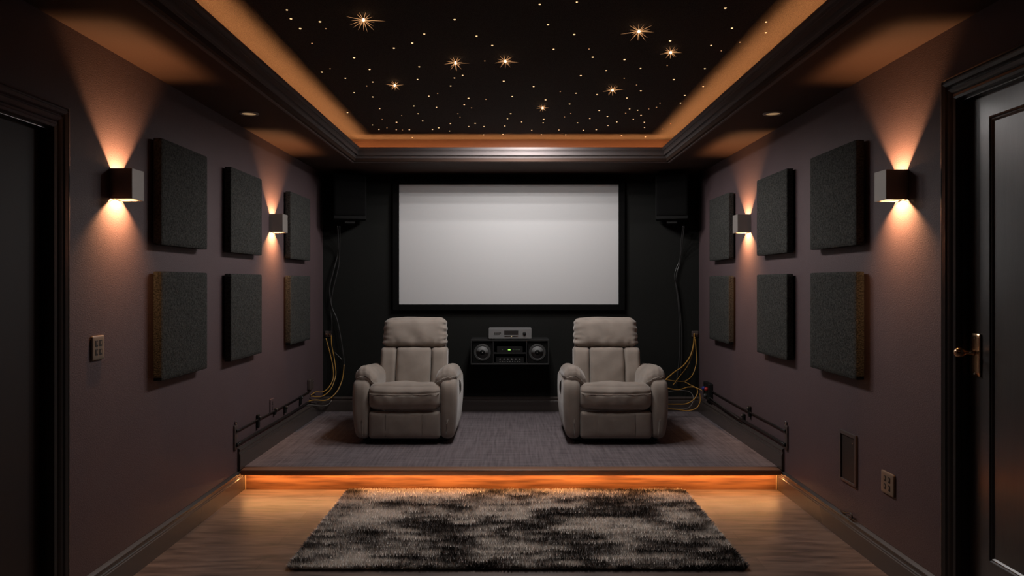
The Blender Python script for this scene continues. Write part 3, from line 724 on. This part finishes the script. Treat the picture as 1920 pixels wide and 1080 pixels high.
cable([at(1250,766,6.85), at(1270,768,6.86), at(1290,770,6.88), at(1306,765,6.88), at(1313,752,6.88), at(1312,738,6.88)], .0046, M['yellow'], 'yellow cable lying lowest in the loops of the right corner', G)
cable([at(1284,716,7.0), at(1295,722,6.98), at(1306,727,6.95), at(1316,732,6.9)], .0036, M['yellow'], 'short yellow cable entering the plug cluster at the right wall', G)
cable([at(1250,735,6.9), at(1275,732,6.95), at(1295,736,6.95), at(1300,750,6.92), at(1290,765,6.88), at(1262,767,6.86)], .0036, M['greycable'], 'grey cable mixed among the yellow loops of the right corner')
# jack plates by the corners on the far wall
for px, lab in ((616, 'small dark cable jack plate low on the far wall, left corner'), (1303, 'small dark cable jack plate low on the far wall, right corner')):
    p = at(px, 626, YB); r = empty('jack_plate', (p.x, YB, p.z), lab, 'wall plate')
    MB().soft(-.035, .035, -.012, -.0005, -.03, .03, .004, 6).build('plate', M['platedark'], r, smooth=True)
    for s in (-1, 1): MB().lathe([(.010, -.011), (.010, -.022), (.007, -.024), (.001, -.024)], (s*.017, 0, -.004), 'Y', 14).build('socket', M['brass'], r, smooth=True)
# conduits along the platform skirting
def conduit(sx, z, y0, y1, rad, label):
    x = sx*(HX-.013)
    pts = [(x, y0, z), (x, y0+.3, z+.002), (x, (y0+y1)/2, z-.003), (x, y1-.3, z), (x, y1, z+.004)]
    return cable(pts, rad, M['conduit'], label, 'cable runs on the side walls', 'cable_conduit', 'conduit')
for sx, sd in ((-1, 'left'), (1, 'right')):
    conduit(sx, .438, 4.93, 6.72, .006, 'thin dark cable run along the %s wall, the upper of two' % sd)
    conduit(sx, .345, 4.95, 6.76, .009, 'dark cable run along the %s wall just above the skirting, the lower of two' % sd)
    # end plates at the platform edge
    r = empty('end_bracket', (sx*HX, 4.915, .395), 'small dark bracket ending the cable runs on the %s wall' % sd, 'bracket')
    MB().soft(*(sorted((-sx*.0005, -sx*.012))), -.025, .025, -.085, .085, .003, 6).build('plate', M['platedark'], r, smooth=True)
    MB().lathe([(.014, -sx*.010), (.014, -sx*.026), (.009, -sx*.030), (.001, -sx*.030)], (0, 0, -.05), 'X', 16).build('gland', M['black'], r, smooth=True)
    MB().lathe([(.010, -sx*.010), (.010, -sx*.022), (.001, -sx*.023)], (0, 0, .045), 'X', 16).build('gland', M['black'], r, smooth=True)
    MB().soft(*(sorted((-sx*.003, -sx*.016))), -.006, .008, .088, .112, .003, 4).build('cap', M['chrome'], r, smooth=True)
CLP = 'clips holding the cable runs'
def clip(sx, y, z, h, label):
    r = empty('cable_clip', (sx*HX, y, z), label, 'clip', CLP)
    MB().soft(*(sorted((-sx*.0005, -sx*.020))), -.018, .018, -h/2, h/2, .005, 6).build('strap', M['black'], r, smooth=True)
    MB().lathe([(.011, -sx*.019), (.011, -sx*.030), (.006, -sx*.034), (.001, -sx*.034)], (0, 0, h*.28), 'X', 14).build('screw_head', M['rubber'], r, smooth=True)
clip(-1, 5.34, .425, .10, 'dark clip on the left wall cable runs, nearest the platform edge')
clip(-1, 5.72, .43, .05, 'dark clip on the left wall cable runs, second from the platform edge')
clip(-1, 5.98, .40, .06, 'dark clip on the left wall cable runs, third from the platform edge')
clip(-1, 6.42, .405, .08, 'dark clip on the left wall cable runs, nearest the far corner')
clip(1, 5.66, .44, .085, 'dark clip on the right wall upper cable run, mid wall')
clip(1, 5.80, .36, .07, 'dark clip on the right wall lower cable run, mid wall')
# plug cluster on the right wall
r = empty('plug_box', (HX, 6.80, .42), 'dark box with red and blue plugs on the right wall near the corner', 'plug box')
MB().soft(-.045, -.0005, -.09, .10, -.07, .09, .008, 8).build('box', M['black'], r, smooth=True)
for nm, mt, y, z in (('red_plug', 'red', -.055, .035), ('blue_plug', 'blue', .035, .030), ('black_plug', 'rubber', -.02, -.03)):
    MB().lathe([(.017, -.040), (.019, -.062), (.014, -.072), (.001, -.073)], (0, y, z), 'X', 18).build('plug', M[mt], r, smooth=True)['label'] = nm.replace('_', ' ')
cable([at(1330,745,6.72), at(1340,752,6.5), at(1355,763,6.25), at(1372,775,6.0), at(1386,786,5.84)], .0045, M['blackcable'], 'black cable sagging from the plug box to the lower clip, right wall')
r = empty('jack_box', (-HX, 6.72, .50), 'small dark jack box on the left wall near the corner', 'jack box')
MB().soft(.0005, .030, -.06, .06, -.045, .055, .006, 8).build('box', M['platedark'], r, smooth=True)
MB().lathe([(.007, .028), (.007, .036), (.001, .037)], (0, .03, .03), 'X', 14).build('screw', M['chrome'], r, smooth=True)

# ------------------------------------------------------------------ wall plates
def plate(name, sx, y, z, w, h, label, cat, m, cols=2, rows=2):
    r = empty(name, (sx*HX, y, z), label, cat)
    MB().soft(*(sorted((-sx*.0005, -sx*.011))), -w/2, w/2, -h/2, h/2, .004, 8).build('face_plate', m, r, smooth=True)
    for i in range(cols):
        for j in range(rows):
            yy = (i-(cols-1)/2)*w*.34; zz_ = (j-(rows-1)/2)*h*.36
            MB().box(-sx*.0105, -sx*.0122, yy-.010, yy+.010, zz_-.014, zz_+.014).build('insert', M['slot'], r, bevel=.0005)
            MB().box(-sx*.0120, -sx*.0130, yy-.004, yy+.005, zz_-.006, zz_+.009).build('contact', m, r)
    return r
plate('light_switch', -1, 3.275, 1.162, .094, .112, 'beige four-way switch plate on the left wall beside the doorway', 'switch', M['plate'])
plate('wall_outlet', 1, 3.59, .452, .120, .112, 'beige wall outlet low on the right wall near the black door', 'outlet', M['plate'])
plate('wall_outlet', -1, 5.665, .485, .085, .115, 'plum coloured wall outlet on the left wall above the cable runs', 'outlet', M['wall'], 1, 2)
r = empty('wall_vent', (HX, 4.013, .477), 'framed dark rectangular vent low on the right wall', 'vent')
w, h = .096, .143
for nm, a in (('frame_side', (-w, -w+.014, -h, h)), ('frame_side', (w-.014, w, -h, h)), ('frame_rail', (-w+.014, w-.014, h-.022, h)), ('frame_rail', (-w+.014, w-.014, -h, -h+.014))):
    MB().box(-.012, -.0005, *a).build(nm, M['platedark'], r, bevel=.002)
MB().box(-.005, -.0005, -w+.014, w-.014, -h+.014, h-.022).build('cover', M['slot'], r)
MB().lathe([(.003, -.005), (.003, -.008), (.0005, -.008)], (0, -.05, .09), 'X', 10).build('screw', M['chrome'], r, smooth=True)
# small cable loop on the right skirting
cable([(1.888, 4.10, .156), (1.884, 4.06, .158), (1.880, 4.00, .172), (1.878, 3.955, .185), (1.878, 3.935, .172), (1.880, 3.95, .157), (1.883, 4.0, .155)], .0045, M['conduit'], 'small dark wire loop resting on the right skirting below the vent')

# ------------------------------------------------------------------ world, camera, view
w = bpy.data.worlds.new('night'); sc.world = w; w.use_nodes = True
w.node_tree.nodes['Background'].inputs[0].default_value = (.01, .01, .012, 1); w.node_tree.nodes['Background'].inputs[1].default_value = .1
cam = bpy.data.cameras.new('camera'); co = bpy.data.objects.new('camera', cam); C.objects.link(co); sc.camera = co
co.location = (0, 0, EYE); co.rotation_euler = (PI/2, 0, 0)
cam.sensor_width = 36; cam.lens = 36*F/1920; cam.shift_x = 2/1920; cam.shift_y = -10/1920; cam.clip_start = .02
sc.view_settings.view_transform = 'Standard'; sc.view_settings.look = 'None'
sc.view_settings.exposure = 0; sc.view_settings.gamma = 1; sc.view_settings.use_curve_mapping = False
cy = sc.cycles
cy.use_denoising = True; cy.sample_clamp_indirect = 3; cy.max_bounces = 8; cy.diffuse_bounces = 4; cy.caustics_reflective = False; cy.caustics_refractive = False
cy.blur_glossy = 1.0
